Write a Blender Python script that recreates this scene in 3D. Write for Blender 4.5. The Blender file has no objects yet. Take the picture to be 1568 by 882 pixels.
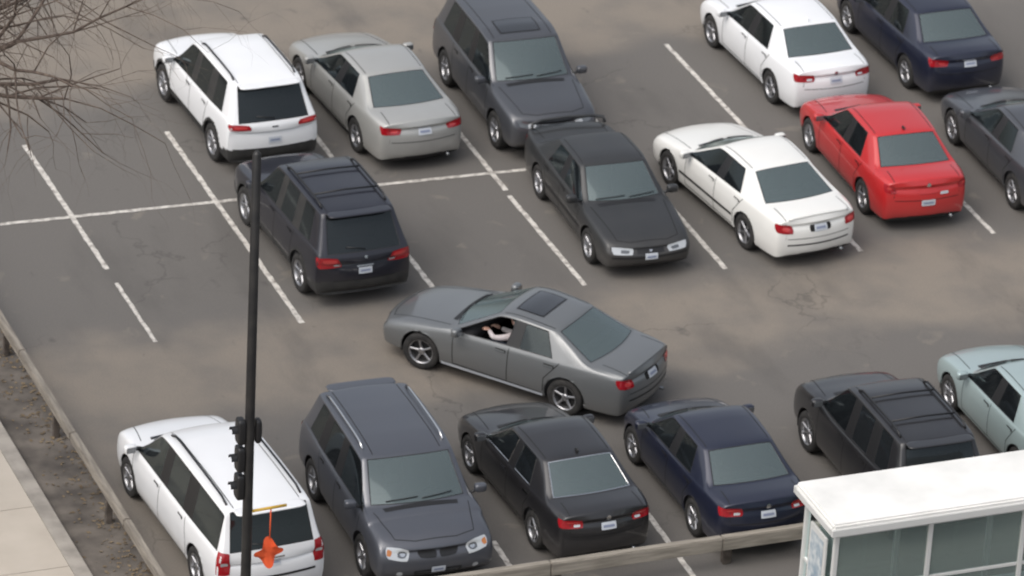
import bpy, bmesh, math, random
import numpy as np
from mathutils import Vector, Matrix
from mathutils.bvhtree import BVHTree
random.seed(7)
R=math.radians
scene=bpy.context.scene
# ------------------------------------------------------------ camera
CP=(-26.17,-83.87,44.28); YAW,PIT,ROL=R(-22.55),R(27.27),R(3.53)
cf=Vector((-math.sin(YAW)*math.cos(PIT),math.cos(YAW)*math.cos(PIT),-math.sin(PIT)))
r_=Vector((math.cos(YAW),math.sin(YAW),0.0)); u_=r_.cross(cf)
cr=r_*math.cos(ROL)+u_*math.sin(ROL); cu=u_*math.cos(ROL)-r_*math.sin(ROL)
cam=bpy.data.cameras.new('camera'); co=bpy.data.objects.new('camera',cam); scene.collection.objects.link(co)
co.matrix_world=Matrix(((cr[0],cu[0],-cf[0],CP[0]),(cr[1],cu[1],-cf[1],CP[1]),(cr[2],cu[2],-cf[2],CP[2]),(0,0,0,1)))
cam.lens=190.0; cam.sensor_width=36; cam.clip_end=2000; cam.clip_start=1
cam.dof.use_dof=True; cam.dof.focus_distance=60; cam.dof.aperture_fstop=3.2
scene.camera=co
# ------------------------------------------------------------ world
w=bpy.data.worlds.new('World'); scene.world=w; w.use_nodes=True
nt=w.node_tree; bg=nt.nodes['Background']
sky=nt.nodes.new('ShaderNodeTexSky'); sky.sky_type='NISHITA'; sky.sun_disc=False
SEL,SAZ=R(55),R(250)
sky.sun_elevation=SEL; sky.sun_rotation=SAZ; sky.air_density=1.0; sky.dust_density=5.0
hs=nt.nodes.new('ShaderNodeHueSaturation'); hs.inputs['Saturation'].default_value=0.42
nt.links.new(sky.outputs[0],hs.inputs['Color']); nt.links.new(hs.outputs[0],bg.inputs[0]); bg.inputs[1].default_value=0.15
bg.inputs[1].default_value=0.19
sl=bpy.data.lights.new('sun','SUN'); sl.energy=1.0; sl.angle=R(70); sl.color=(1,.965,.925)
so=bpy.data.objects.new('sun',sl); scene.collection.objects.link(so)
sd=Vector((math.sin(SAZ)*math.cos(SEL),math.cos(SAZ)*math.cos(SEL),math.sin(SEL)))
so.rotation_euler=sd.to_track_quat('Z','Y').to_euler()
scene.view_settings.view_transform='Standard'; scene.view_settings.look='None'; scene.view_settings.exposure=0
# ------------------------------------------------------------ materials
def mat(name,col=(.5,.5,.5),rough=.5,metal=0,coat=0,spec=.5):
    m=bpy.data.materials.new(name); m.use_nodes=True
    b=m.node_tree.nodes['Principled BSDF']
    b.inputs['Base Color'].default_value=(*col,1); b.inputs['Roughness'].default_value=rough
    b.inputs['Metallic'].default_value=metal; b.inputs['Coat Weight'].default_value=coat; b.inputs['Coat Roughness'].default_value=.04
    b.inputs['Specular IOR Level'].default_value=spec
    return m
def N(m,t,**k):
    n=m.node_tree.nodes.new(t)
    for a,v in k.items(): setattr(n,a,v)
    return n
def noisy(name,c1,c2,scale,rough=.7,detail=6,bump=0,metal=0,lo=.35,hi=.65,stretch=None):
    m=mat(name,c1,rough,metal); L=m.node_tree.links; b=m.node_tree.nodes['Principled BSDF']
    tc=N(m,'ShaderNodeTexCoord'); mp=N(m,'ShaderNodeMapping'); L.new(tc.outputs['Object'],mp.inputs[0])
    if stretch: mp.inputs['Scale'].default_value=stretch
    n=N(m,'ShaderNodeTexNoise'); n.inputs['Scale'].default_value=scale; n.inputs['Detail'].default_value=detail
    L.new(mp.outputs[0],n.inputs['Vector'])
    r=N(m,'ShaderNodeValToRGB'); r.color_ramp.elements[0].position=lo; r.color_ramp.elements[1].position=hi
    r.color_ramp.elements[0].color=(*c1,1); r.color_ramp.elements[1].color=(*c2,1)
    L.new(n.outputs[0],r.inputs[0]); L.new(r.outputs[0],b.inputs['Base Color'])
    if bump:
        bp=N(m,'ShaderNodeBump'); bp.inputs['Strength'].default_value=bump; bp.inputs['Distance'].default_value=.01
        L.new(n.outputs[0],bp.inputs['Height']); L.new(bp.outputs[0],b.inputs['Normal'])
    return m
def paint(name,col,metal=.3,dirt=.35,rough=.38,coat=.85):
    m=mat(name,col,rough,metal,coat); L=m.node_tree.links; b=m.node_tree.nodes['Principled BSDF']
    tc=N(m,'ShaderNodeTexCoord'); sx=N(m,'ShaderNodeSeparateXYZ'); L.new(tc.outputs['Object'],sx.inputs[0])
    n=N(m,'ShaderNodeTexNoise'); n.inputs['Scale'].default_value=2.2; n.inputs['Detail'].default_value=7; L.new(tc.outputs['Object'],n.inputs['Vector'])
    mr=N(m,'ShaderNodeMapRange'); mr.inputs[1].default_value=.15; mr.inputs[2].default_value=.75; mr.inputs[3].default_value=1; mr.inputs[4].default_value=.2
    L.new(sx.outputs[2],mr.inputs[0])
    mu=N(m,'ShaderNodeMath',operation='MULTIPLY'); L.new(mr.outputs[0],mu.inputs[0]); L.new(n.outputs[0],mu.inputs[1])
    m2=N(m,'ShaderNodeMath',operation='MULTIPLY'); L.new(mu.outputs[0],m2.inputs[0]); m2.inputs[1].default_value=dirt*2
    mx=N(m,'ShaderNodeMix',data_type='RGBA'); L.new(m2.outputs[0],mx.inputs[0]); mx.inputs[6].default_value=(*col,1); mx.inputs[7].default_value=(.15,.135,.12,1)
    L.new(mx.outputs[2],b.inputs['Base Color'])
    ma=N(m,'ShaderNodeMath',operation='MULTIPLY_ADD'); L.new(m2.outputs[0],ma.inputs[0]); ma.inputs[1].default_value=.5; ma.inputs[2].default_value=rough; L.new(ma.outputs[0],b.inputs['Roughness'])
    mc=N(m,'ShaderNodeMath',operation='MULTIPLY_ADD'); L.new(m2.outputs[0],mc.inputs[0]); mc.inputs[1].default_value=.3; mc.inputs[2].default_value=.07; L.new(mc.outputs[0],b.inputs['Coat Roughness'])
    return m
def glassmat(name,tint=(.30,.35,.35),dif=(.17,.215,.22),dm=.42,ior=1.75):
    m=bpy.data.materials.new(name); m.use_nodes=True; t=m.node_tree; t.nodes.clear()
    o=t.nodes.new('ShaderNodeOutputMaterial'); g=t.nodes.new('ShaderNodeBsdfGlossy'); g.inputs['Roughness'].default_value=.06; g.inputs['Color'].default_value=(.88,1,1,1)
    tr=t.nodes.new('ShaderNodeBsdfTransparent'); tr.inputs[0].default_value=(*tint,1)
    di=t.nodes.new('ShaderNodeBsdfDiffuse'); di.inputs[0].default_value=(*dif,1)
    m0=t.nodes.new('ShaderNodeMixShader'); m0.inputs[0].default_value=dm
    t.links.new(tr.outputs[0],m0.inputs[1]); t.links.new(di.outputs[0],m0.inputs[2])
    fr=t.nodes.new('ShaderNodeFresnel'); fr.inputs[0].default_value=ior
    mx=t.nodes.new('ShaderNodeMixShader'); t.links.new(fr.outputs[0],mx.inputs[0]); t.links.new(m0.outputs[0],mx.inputs[1]); t.links.new(g.outputs[0],mx.inputs[2])
    t.links.new(mx.outputs[0],o.inputs[0]); return m
MG=glassmat('car_glass'); MGS=glassmat('side_glass',(.25,.29,.29),(.03,.035,.04),.25,1.5); MGD=glassmat('privacy_glass',(.07,.08,.08),(.04,.045,.05),.3,1.55)
MTRIM=mat('black_trim',(.012,.012,.013),.45); MINN=mat('interior_dark',(.035,.035,.037),.85); MSEAT=mat('seat_fabric',(.07,.068,.066),.9); MSEATT=mat('seat_tan',(.2,.17,.14),.8)
MTYRE=noisy('tyre_rubber',(.012,.012,.012),(.03,.028,.026),9,.85)
MRIM=mat('alloy',(.36,.36,.37),.35,.9); MDARK=mat('dark_metal',(.02,.02,.02),.6,.3)
MCHROME=mat('chrome',(.7,.7,.7),.15,1)
MRED=mat('tail_lamp_red',(.30,.006,.012),.2,0,1); MREDL=mat('tail_lamp_bright',(.50,.04,.04),.15,0,1); MWLAMP=mat('lamp_clear',(.55,.57,.58),.12,.3,1); MLAMPD=mat('lamp_inner',(.16,.17,.18),.2,.5,1)
MAMB=mat('lamp_amber',(.45,.16,.04),.2,0,1); MSUNR=mat('sunroof_glass',(.02,.022,.025),.08,0,1)
MPLATE=mat('plate_white',(.50,.53,.57),.5); MPLATEB=mat('plate_text',(.22,.25,.34),.5); MSEAM=mat('panel_gap',(.006,.006,.006),.8)
MCLAD=noisy('cladding',(.022,.022,.022),(.035,.034,.032),5,.65)
# ------------------------------------------------------------ mesh helper
class Acc:
    def __init__(s): s.v=[];s.f=[];s.m=[];s.mats=[]
    def mi(s,m):
        if m not in s.mats: s.mats.append(m)
        return s.mats.index(m)
    def add(s,vs,fs,m):
        o=len(s.v); s.v+= [tuple(v) for v in vs]; i=s.mi(m)
        for f in fs: s.f.append(tuple(o+k for k in f)); s.m.append(i)
    def obj(s,name,parent=None,smooth=True):
        me=bpy.data.meshes.new(name); me.from_pydata(s.v,[],s.f)
        for m in s.mats: me.materials.append(m)
        me.polygons.foreach_set('material_index',s.m); me.polygons.foreach_set('use_smooth',[smooth]*len(s.f)); me.update()
        o=bpy.data.objects.new(name,me); scene.collection.objects.link(o)
        if parent: o.parent=parent
        return o
def empty(name,loc=(0,0,0),rz=0):
    o=bpy.data.objects.new(name,None); scene.collection.objects.link(o); o.location=loc; o.rotation_euler=(0,0,rz); return o
def sbox(a,c,s,m,e=.3,rot=None,nu=16,nv=10):
    vs=[];fs=[]
    def p(t): return math.copysign(abs(t)**e,t)
    for i in range(nv+1):
        et=-math.pi/2+math.pi*i/nv
        for j in range(nu):
            om=2*math.pi*j/nu+math.pi/nu
            v=Vector((s[0]/2*p(math.cos(et))*p(math.cos(om)),s[1]/2*p(math.cos(et))*p(math.sin(om)),s[2]/2*p(math.sin(et))))
            if rot: v=rot@v
            vs.append(v+Vector(c))
    for i in range(nv):
        for j in range(nu):
            fs.append((i*nu+j,i*nu+(j+1)%nu,(i+1)*nu+(j+1)%nu,(i+1)*nu+j))
    a.add(vs,fs,m)
def box(a,lo,hi,m):
    x0,y0,z0=lo;x1,y1,z1=hi
    a.add([(x0,y0,z0),(x1,y0,z0),(x1,y1,z0),(x0,y1,z0),(x0,y0,z1),(x1,y0,z1),(x1,y1,z1),(x0,y1,z1)],[(0,3,2,1),(4,5,6,7),(0,1,5,4),(1,2,6,5),(2,3,7,6),(3,0,4,7)],m)
def tube(a,pts,rad,m,n=8,cap=True):
    pts=[Vector(p) for p in pts]; rs=rad if isinstance(rad,(list,tuple)) else [rad]*len(pts)
    vs=[];fs=[]
    for i,p in enumerate(pts):
        d=(pts[min(i+1,len(pts)-1)]-pts[max(i-1,0)]).normalized()
        q=d.to_track_quat('Z','Y')
        for j in range(n):
            t=2*math.pi*j/n; vs.append(p+q@Vector((math.cos(t)*rs[i],math.sin(t)*rs[i],0)))
    for i in range(len(pts)-1):
        for j in range(n): fs.append((i*n+j,i*n+(j+1)%n,(i+1)*n+(j+1)%n,(i+1)*n+j))
    if cap: fs.append(tuple(range(n))[::-1]); fs.append(tuple(range((len(pts)-1)*n,len(pts)*n)))
    a.add(vs,fs,m)
def lathe(a,prof,m,c=(0,0,0),n=36):
    vs=[];fs=[];k=len(prof)
    for j in range(n):
        t=2*math.pi*j/n
        for r,y in prof: vs.append((c[0]+r*math.cos(t),c[1]+y,c[2]+r*math.sin(t)))
    for j in range(n):
        for i in range(k-1): fs.append((j*k+i,j*k+i+1,((j+1)%n)*k+i+1,((j+1)%n)*k+i))
    a.add(vs,fs,m)
WH={}
def wheel_mesh(r,style,w_=.21):
    key=(r,style)
    if key in WH: return WH[key]
    a=Acc(); h=w_/2; rr=r*.66
    lathe(a,[(rr,-h),(r*.9,-h),(r*.985,-h*.8),(r,-h*.4),(r,h*.4),(r*.985,h*.8),(r*.92,h),(rr+.012,h*.97),(rr,h*.9)],MTYRE)
    rimm=MRIM if style!='dark' else MLAMPD
    lathe(a,[(rr,h*.93),(rr-.012,h*.9),(rr-.022,h*.6),(rr-.03,h*.1)],rimm)
    lathe(a,[(rr-.03,h*.1),(.05,h*.05),(0.001,h*.05)],MDARK)
    ns={'5':5,'7':7,'10':10,'cap':9,'dark':5}[style]
    for k in range(ns):
        t=2*math.pi*k/ns+.2; wd=.55/ns if style!='cap' else .42/ns
        vs=[];u=Vector((math.cos(t),0,math.sin(t)));s_=Vector((-math.sin(t),0,math.cos(t)))
        for rad,wf,yy in ((.03,1.25,h*.62),(rr*.5,.85,h*.72),(rr-.008,1.0,h*.84)):
            ww=wd*rr*1.9*wf*.5
            for sg,dy in ((-1,-.03),(-.8,0),(.8,0),(1,-.03)): vs.append(u*rad+s_*ww*sg+Vector((0,yy+dy,0)))
        fs=[(i*4+j,i*4+j+1,(i+1)*4+j+1,(i+1)*4+j) for i in range(2) for j in range(3)]
        a.add(vs,fs,rimm)
    lathe(a,[(.065,h*.5),(.06,h*.72),(.03,h*.78),(.001,h*.78)],rimm,n=16)
    o=a.obj('wheel_src'); me=o.data; bpy.data.objects.remove(o); WH[key]=me; return me
# ------------------------------------------------------------ car types
# station: key,xL,xU,Wf,belt,ztop,yr,zr,curv
def T_gp():
    return dict(L=5.03,W=.93,fa=1.50,ra=-1.30,wr=.335,R=.385,zb=.20,kind='sedan',
    side={'c','h','m','b2'},pil={'b1'},st=[
    ('n0',2.50,2.46,.80,.56,.62,0,0,.20),('n1',2.36,2.34,.90,.64,.70,0,0,.14),('n2',2.05,2.05,.96,.72,.79,0,0,.06),('n3',1.65,1.65,.99,.79,.87,0,0,.03),('n4',1.30,1.30,1,.85,.93,0,0,.05),
    ('c',.98,1.10,1,.90,.985,0,0,.32),('h',.42,.18,1,.92,1.395,.63,1.335,.10),('m',.10,-.04,1,.93,1.445,.645,1.37,0),('b1',-.16,-.24,1,.94,1.45,.65,1.37,0),('b2',-.22,-.29,1,.94,1.45,.65,1.37,0),
    ('r1',-1.14,-.88,1,.965,1.42,.63,1.335,0),('rh',-1.34,-.98,1,.975,1.39,.61,1.315,-.10),('rb',-1.70,-1.80,.99,.985,1.055,0,0,-.22),('t3',-1.96,-1.98,.97,.98,1.06,0,0,-.08),('t2',-2.18,-2.20,.94,.965,1.055,0,0,-.08),('t1',-2.38,-2.40,.90,.93,1.03,0,0,-.12),('t0',-2.50,-2.46,.80,.85,.93,0,0,-.18)])
def T_jetta(short=0):
    d=dict(L=4.64,W=.90,fa=1.42,ra=-1.24,wr=.325,R=.375,zb=.20,kind='sedan',
    side={'c','h','m','b2'},pil={'b1'},st=[
    ('n0',2.30,2.24,.82,.60,.67,0,0,.18),('n1',2.18,2.14,.91,.68,.75,0,0,.12),('n2',1.92,1.92,.96,.77,.84,0,0,.06),('n3',1.58,1.58,.985,.84,.92,0,0,.03),('n4',1.28,1.28,1,.89,.97,0,0,.05),
    ('c',1.0,1.06,1,.93,1.02,0,0,.28),('h',.48,.30,1,.94,1.445,.635,1.385,.09),('m',.15,.08,1,.945,1.49,.65,1.415,0),('b1',-.10,-.15,1,.95,1.495,.655,1.415,0),('b2',-.16,-.20,1,.95,1.495,.655,1.415,0),
    ('r1',-1.06,-.86,1,.97,1.465,.635,1.39,0),('rh',-1.26,-1.00,1,.98,1.435,.615,1.365,-.09),('rb',-1.58,-1.66,.99,.99,1.075,0,0,-.18),('t3',-1.80,-1.84,.975,.99,1.08,0,0,-.08),('t2',-2.0,-2.02,.95,.98,1.085,0,0,-.08),('t1',-2.18,-2.20,.91,.95,1.055,0,0,-.10),('t0',-2.29,-2.26,.82,.86,.95,0,0,-.16)])
    if short:
        d['st']=[(q[0],q[1]-short*max(0,q[1]-1)/1.3,q[2]-short*max(0,q[2]-1)/1.3)+q[3:] for q in d['st']]; d['fa']-=short*.42; 
    return d
def T_old():
    d=T_jetta(); d.update(L=4.8,W=.895); 
    d['st']=[('n0',2.38,2.32,.84,.58,.64,0,0,.13),('n1',2.26,2.24,.92,.66,.71,0,0,.10),('n2',1.98,1.98,.96,.74,.79,0,0,.04),('n3',1.62,1.62,.985,.79,.85,0,0,.02),('n4',1.28,1.28,1,.83,.89,0,0,.04),
    ('c',.98,1.02,1,.87,.94,0,0,.26),('h',.45,.28,1,.89,1.36,.63,1.305,.08),('m',.15,.06,1,.895,1.40,.64,1.335,0),('b1',-.10,-.13,1,.90,1.405,.64,1.335,0),('b2',-.16,-.19,1,.90,1.405,.64,1.335,0),
    ('r1',-1.02,-.84,1,.915,1.385,.63,1.315,0),('rh',-1.25,-.98,1,.92,1.36,.61,1.29,-.08),('rb',-1.58,-1.64,.99,.93,.99,0,0,-.15),('t3',-1.82,-1.84,.98,.925,.99,0,0,-.06),('t2',-2.08,-2.1,.95,.915,.985,0,0,-.06),('t1',-2.28,-2.3,.91,.88,.955,0,0,-.08),('t0',-2.38,-2.34,.84,.80,.87,0,0,-.12)]
    return d
def T_suv(L=4.8,H=1.69,W=.91,hood=1.03,rake=0.0,xc=1.05,nose=.86,nw=0):
    f=L/2; dz=H-1.67
    return dict(L=L,W=W,fa=f-.94,ra=-(f-1.0),wr=.36,R=.415,zb=.27,kind='suv',
    side={'c','h','m','b2','r1b'},pil={'b1','r1'},st=[
    ('n0',f-.03,f-.09,.84+nw,nose-.1,nose-.02,0,0,.14-nw*.5),('n1',f-.14,f-.18,.92+nw*.6,nose,nose+.07,0,0,.09),('n2',f-.42,f-.42,.965+nw*.2,hood-.10,hood-.02,0,0,.04),('n3',f-.8,f-.8,.99,hood-.06,hood+.02,0,0,.02),('n4',xc+.28,xc+.28,1,hood-.02,hood+.05,0,0,.04),
    ('c',xc,xc+.02,1,hood+.01,hood+.09,0,0,.24),('h',xc-.5,xc-.67,1,1.05,1.61+dz,.68+(W-.92)*.8,1.56+dz,.08),('m',xc-.85,xc-.93,1,1.055,1.66+dz,.69+(W-.92)*.8,1.60+dz,0),('b1',-.06,-.10,1,1.06,1.685+dz,.695+(W-.92)*.8,1.62+dz,0),('b2',-.14,-.17,1,1.06,1.685+dz,.695+(W-.92)*.8,1.62+dz,0),
    ('r1',-.98,-.95,1,1.08,1.685+dz,.69+(W-.92)*.8,1.62+dz,0),('r1b',-1.06,-1.02,1,1.085,1.68+dz,.69+(W-.92)*.8,1.62+dz,0),('r2',-(f-.58),-(f-.78)-rake*.3,.99,1.12,1.665+dz,.675+(W-.92)*.8,1.605+dz,0),('rh',-(f-.34),-(f-.43)+rake,.98,1.13,1.64+dz,.66+(W-.92)*.8,1.58+dz,-.08),
    ('rb',-(f-.20),-(f-.12),.965,1.04,1.07,0,0,-.10),('t1',-(f-.13),-(f-.08),.94,.98,1.0,0,0,-.10),('t0',-(f-.06),-(f-.07),.87,.88,.90,0,0,-.13)])
def T_van():
    return dict(L=5.14,W=.96,fa=1.58,ra=-1.5,wr=.345,R=.395,zb=.22,kind='suv',
    side={'c','h','m','b2','r1b','r2'},pil={'b1','r1'},st=[
    ('n0',2.54,2.46,.82,.72,.78,0,0,.20),('n1',2.42,2.36,.91,.82,.88,0,0,.14),('n2',2.2,2.18,.96,.90,.96,0,0,.06),('n3',1.95,1.95,.98,.95,1.02,0,0,.03),('n4',1.72,1.72,.99,.99,1.05,0,0,.05),
    ('c',1.45,1.5,1,1.0,1.09,0,0,.34),('h',.95,.72,1,1.0,1.62,.70,1.565,.10),('m',.55,.45,1,1.0,1.71,.73,1.64,0),('b1',.2,.16,1,1.0,1.75,.74,1.67,0),('b2',.12,.09,1,1.0,1.75,.74,1.67,0),
    ('r1',-.95,-.95,1,1.01,1.765,.74,1.675,0),('r1b',-1.03,-1.03,1,1.01,1.765,.74,1.675,0),('r2',-2.0,-1.95,.99,1.03,1.74,.73,1.66,0),('rh',-2.28,-2.22,.98,1.04,1.715,.715,1.64,-.06),('rb',-2.42,-2.47,.965,1.02,1.06,0,0,-.08),('t1',-2.47,-2.5,.94,.93,.95,0,0,-.08),('t0',-2.55,-2.52,.88,.83,.85,0,0,-.12)])
def build_car(name,sp,pm,x,y,hd,tail='wide',front='std',opts=(),wheel='5',trim=None,gl=None):
    W=sp['W'];L=sp['L'];zb=sp['zb'];clad='clad' in opts; suv=sp['kind']=='suv'; hd=R(hd)
    par=bpy.data.objects.new(name,None); scene.collection.objects.link(par)
    par.location=(x,y,0.004); par.rotation_euler=(0,0,hd); par.empty_display_size=.5
    st=sp['st']; ns=len(st); bm=bmesh.new(); V={}
    for s,(k,xL,xU,Wf,b,zt,yr,zr,cv) in enumerate(st):
        w_=W*Wf; end= 1 if k=='n0' else (-1 if k=='t0' else 0)
        zz=zb+(.05 if end else 0); m3=.44 if b>.6 else .40
        low=[(0,zz),(.80*w_,zz),(.955*w_,zz+.05),(w_,m3),(.995*w_,m3+.55*(b-m3)),(.968*w_,b-.045),(.93*w_,b)]
        if yr: up=[(yr+.01,zr+.016),(yr-.05,zr+.042),(.36,zt-.006),(0,zt)]
        else: up=[(.875*w_,b+.35*(zt-b)),(.80*w_,b+.6*(zt-b)),(.42*w_,zt-.008),(0,zt)]
        off=[.14,.12,.04,-.0,.0,.03,.05,.03,.02,.01,0] if end else [0]*11
        for j,(yy,z) in enumerate(low+up):
            xx=xL if j<=6 else xU
            if j==6 and not yr: xx=(xL+xU)/2
            if j<=6: c_= cv if (end or k in('n1','n2','t1','t2')) else 0
            else: c_=cv
            xx-=c_*(yy/W)**2
            if end: xx-=off[j]*end
            for sd_ in ((1,-1) if yy>0 else (0,)):
                V[(s,sd_,j)]=bm.verts.new((xx,sd_*yy if sd_ else 0,z))
    g=lambda s,sd_,j: V[(s,0 if j in(0,10) else sd_,j)]
    cl=bm.edges.layers.float.new('crease_edge')
    order=[q[0] for q in st]
    for s in range(ns-1):
        k=order[s]
        for sd_ in (1,-1):
            for j in range(10):
                q=[g(s,sd_,j),g(s,sd_,j+1),g(s+1,sd_,j+1),g(s+1,sd_,j)]
                if sd_<0: q=q[::-1]
                f=bm.faces.new(q); mi=0
                if j<=1: mi=3
                if j==2 and clad: mi=3
                if k in('c','rh') and j>=8: mi=1
                if j==6 and k in sp['side']: mi=2
                if j==6 and k in sp['pil']: mi=3
                f.material_index=mi
    for s in (0,ns-1):
        C={}
        for j in range(2,9):
            a=g(s,1,j).co; bump=.05 if j<7 else .02
            if suv: bump=.02
            C[j]=bm.verts.new((a.x+(bump+ (abs(st[s][8])*(a.y/W)**2))*(1 if s==0 else -1),0,a.z))
        C[1]=g(s,1,0); C[9]=g(s,1,10)
        for sd_ in (1,-1):
            for j in range(1,9):
                q=[g(s,sd_,j),g(s,sd_,j+1),C[j+1],C[j]]
                if (sd_>0)==(s==0): q=q[::-1]
                f=bm.faces.new(q); f.material_index=3 if j<=1 or (clad and j<=2) else 0
    def cre(v1,v2,val):
        e=bm.edges.get((v1,v2))
        if e: e[cl]=val
    for s in range(ns-1):
        for sd_ in(1,-1):
            k=order[s]
            cre(g(s,sd_,2),g(s+1,sd_,2),.6)
            if k in('c','h','m','b1','b2','r1','r1b','r2','rh'): cre(g(s,sd_,6),g(s+1,sd_,6),.75)
            elif not suv: cre(g(s,sd_,6),g(s+1,sd_,6),.3)
            if k in ('c','rh'): cre(g(s,sd_,8),g(s+1,sd_,8),.35)
            cre(g(s,sd_,7),g(s+1,sd_,7),.45)
            cre(g(s,sd_,4),g(s+1,sd_,4),.3)
    for s,k in enumerate(order):
        for sd_ in(1,-1):
            if k in('c','h','rh','rb'):
                for j in range(7,10): cre(g(s,sd_,j),g(s,sd_,j+1),{'c':.8,'h':.5,'rh':.7 if suv else .45,'rb':.7}[k])
            if k=='t0':
                for j in range(5,10): cre(g(s,sd_,j),g(s,sd_,j+1),.4)
            if k=='t1' and not suv:
                for j in range(6,10): cre(g(s,sd_,j),g(s,sd_,j+1),.5)
    bmesh.ops.recalc_face_normals(bm,faces=bm.faces)
    me=bpy.data.meshes.new('cage'); bm.to_mesh(me); bm.free()
    ob=bpy.data.objects.new('cage',me); scene.collection.objects.link(ob)
    md=ob.modifiers.new('s','SUBSURF'); md.levels=3; md.render_levels=3
    dg=bpy.context.evaluated_depsgraph_get(); m2=bpy.data.meshes.new_from_object(ob.evaluated_get(dg))
    bpy.data.objects.remove(ob); bpy.data.meshes.remove(me)
    bm=bmesh.new(); bm.from_mesh(m2)
    bmesh.ops.recalc_face_normals(bm,faces=bm.faces)
    bvh=BVHTree.FromBMesh(bm)
    gf=[f for f in bm.faces if f.material_index in(1,2)]
    fi=bmesh.ops.inset_region(bm,faces=gf,thickness=.016,use_even_offset=True,use_boundary=True)
    for f in fi['faces']: f.material_index=4
    gf=[f for f in bm.faces if f.material_index in(1,2)]
    bw=next(q for q in st if q[0]=='b1')[1]
    ga=bm.copy()
    bmesh.ops.delete(ga,geom=[f for f in ga.faces if f.material_index not in(1,2) or ('openwin' in opts and f.material_index==2 and f.calc_center_median().y>0 and f.calc_center_median().x>bw)],context='FACES')
    gx=next(q for q in st if q[0]==('b2'))[1]
    for f in ga.faces:
        c=f.calc_center_median()
        f.material_index= 1 if (suv and c.x<gx) else (2 if f.material_index==2 else 0)
        f.smooth=True
    gm=bpy.data.meshes.new('windows'); ga.to_mesh(gm); ga.free()
    gm.materials.append(gl or MG); gm.materials.append(MGD); gm.materials.append(MGS)
    go=bpy.data.objects.new('windows',gm); scene.collection.objects.link(go); go.parent=par
    bmesh.ops.delete(bm,geom=gf,context='FACES')
    for ax in (sp['fa'],sp['ra']):
        Rr=sp['R']; cz=sp['wr']
        dele=[f for f in bm.faces if all(abs(v.co.y)>.5 and (v.co.x-ax)**2+(v.co.z-cz)**2<Rr*Rr for v in f.verts)]
        bmesh.ops.delete(bm,geom=dele,context='FACES')
        for v in bm.verts:
            dx,dz=v.co.x-ax,v.co.z-cz; d=math.hypot(dx,dz)
            if abs(v.co.y)>.5 and 1e-4<d<Rr: v.co.x=ax+dx/d*Rr; v.co.z=cz+dz/d*Rr
    for f in bm.faces: f.smooth=True
    if clad:
        for f in bm.faces:
            c=f.calc_center_median()
            for ax in (sp['fa'],sp['ra']):
                if f.material_index==0 and abs(c.y)>.7 and math.hypot(c.x-ax,c.z-sp['wr'])<sp['R']+.055: f.material_index=3
            if f.material_index==0 and c.z<.56 and abs(c.x)>L/2-.42: f.material_index=3
    bm.to_mesh(m2); bm.free(); m2.name='body'
    mats_=(pm,MG,MG,MCLAD if clad else MTRIM,trim or MTRIM,MINN)
    for i,m in enumerate(mats_):
        if i<len(m2.materials): m2.materials[i]=m
        else: m2.materials.append(m)
    bo=bpy.data.objects.new('body',m2); scene.collection.objects.link(bo); bo.parent=par
    md=bo.modifiers.new('sol','SOLIDIFY'); md.thickness=.022; md.offset=-1; md.material_offset=20
    # ---------- details
    a=Acc()
    def grid(fn,m,n1,n2,off=.004,rnd=0.0):
        vs=[];ok=[];fs=[]
        for i in range(n1+1):
            for j in range(n2+1):
                u=2*i/n1-1; v=2*j/n2-1
                if rnd: u,v=u*math.sqrt(1-rnd*v*v/2),v*math.sqrt(1-rnd*u*u/2)
                o,d=fn((u+1)/2,(v+1)/2); h=bvh.ray_cast(o,d)
                if h[0] is None or (h[0]-o).length>3.2: ok.append(False); vs.append((0,0,0))
                else: ok.append(True); vs.append(h[0]+h[1]*off)
        for i in range(n1):
            for j in range(n2):
                q=(i*(n2+1)+j,(i+1)*(n2+1)+j,(i+1)*(n2+1)+j+1,i*(n2+1)+j+1)
                if all(ok[t] for t in q): fs.append(q)
        a.add(vs,fs,m)
    def bil(c,u,v): return [ (c[0][k]*(1-u)+c[1][k]*u)*(1-v)+(c[3][k]*(1-u)+c[2][k]*u)*v for k in (0,1)]
    def rp(end,c,m,rnd=0,off=.004,n=None):
        e=1 if end=='f' else -1; xa=e*(L/2-1.0)
        def fn(u,v):
            ph,z=bil(c,u,v); ph=R(ph); d=Vector((e*math.cos(ph),math.sin(ph),0))
            return Vector((xa,0,z))+d*2.6,-d
        n1=n or max(2,int(abs(c[1][0]-c[0][0])/2.2)); grid(fn,m,n1,max(2,int(abs(c[3][1]-c[0][1])/.04)),off,rnd)
    def rb_(end,c,m,rnd=0,off=.004):
        rp(end,c,m,rnd,off); rp(end,[(-p,z) for p,z in c],m,rnd,off)
    def spn(c,m,rnd=0,off=.004,sides=(1,-1)):
        for s_ in sides:
            def fn(u,v):
                xx,z=bil(c,u,v); return Vector((xx,s_*2,z)),Vector((0,-s_,0))
            n1=max(1,int(math.hypot(c[1][0]-c[0][0],c[1][1]-c[0][1])/.05)); n2=max(1,int(math.hypot(c[3][0]-c[0][0],c[3][1]-c[0][1])/.05)); grid(fn,m,n1,n2,off,rnd)
    def tp(c,m,rnd=0,off=.004):
        def fn(u,v):
            xx,yy=bil(c,u,v); return Vector((xx,yy,3)),Vector((0,0,-1))
        n1=max(1,int(math.hypot(c[1][0]-c[0][0],c[1][1]-c[0][1])/.05)); n2=max(1,int(math.hypot(c[3][0]-c[0][0],c[3][1]-c[0][1])/.05)); grid(fn,m,n1,n2,off,rnd)
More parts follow.
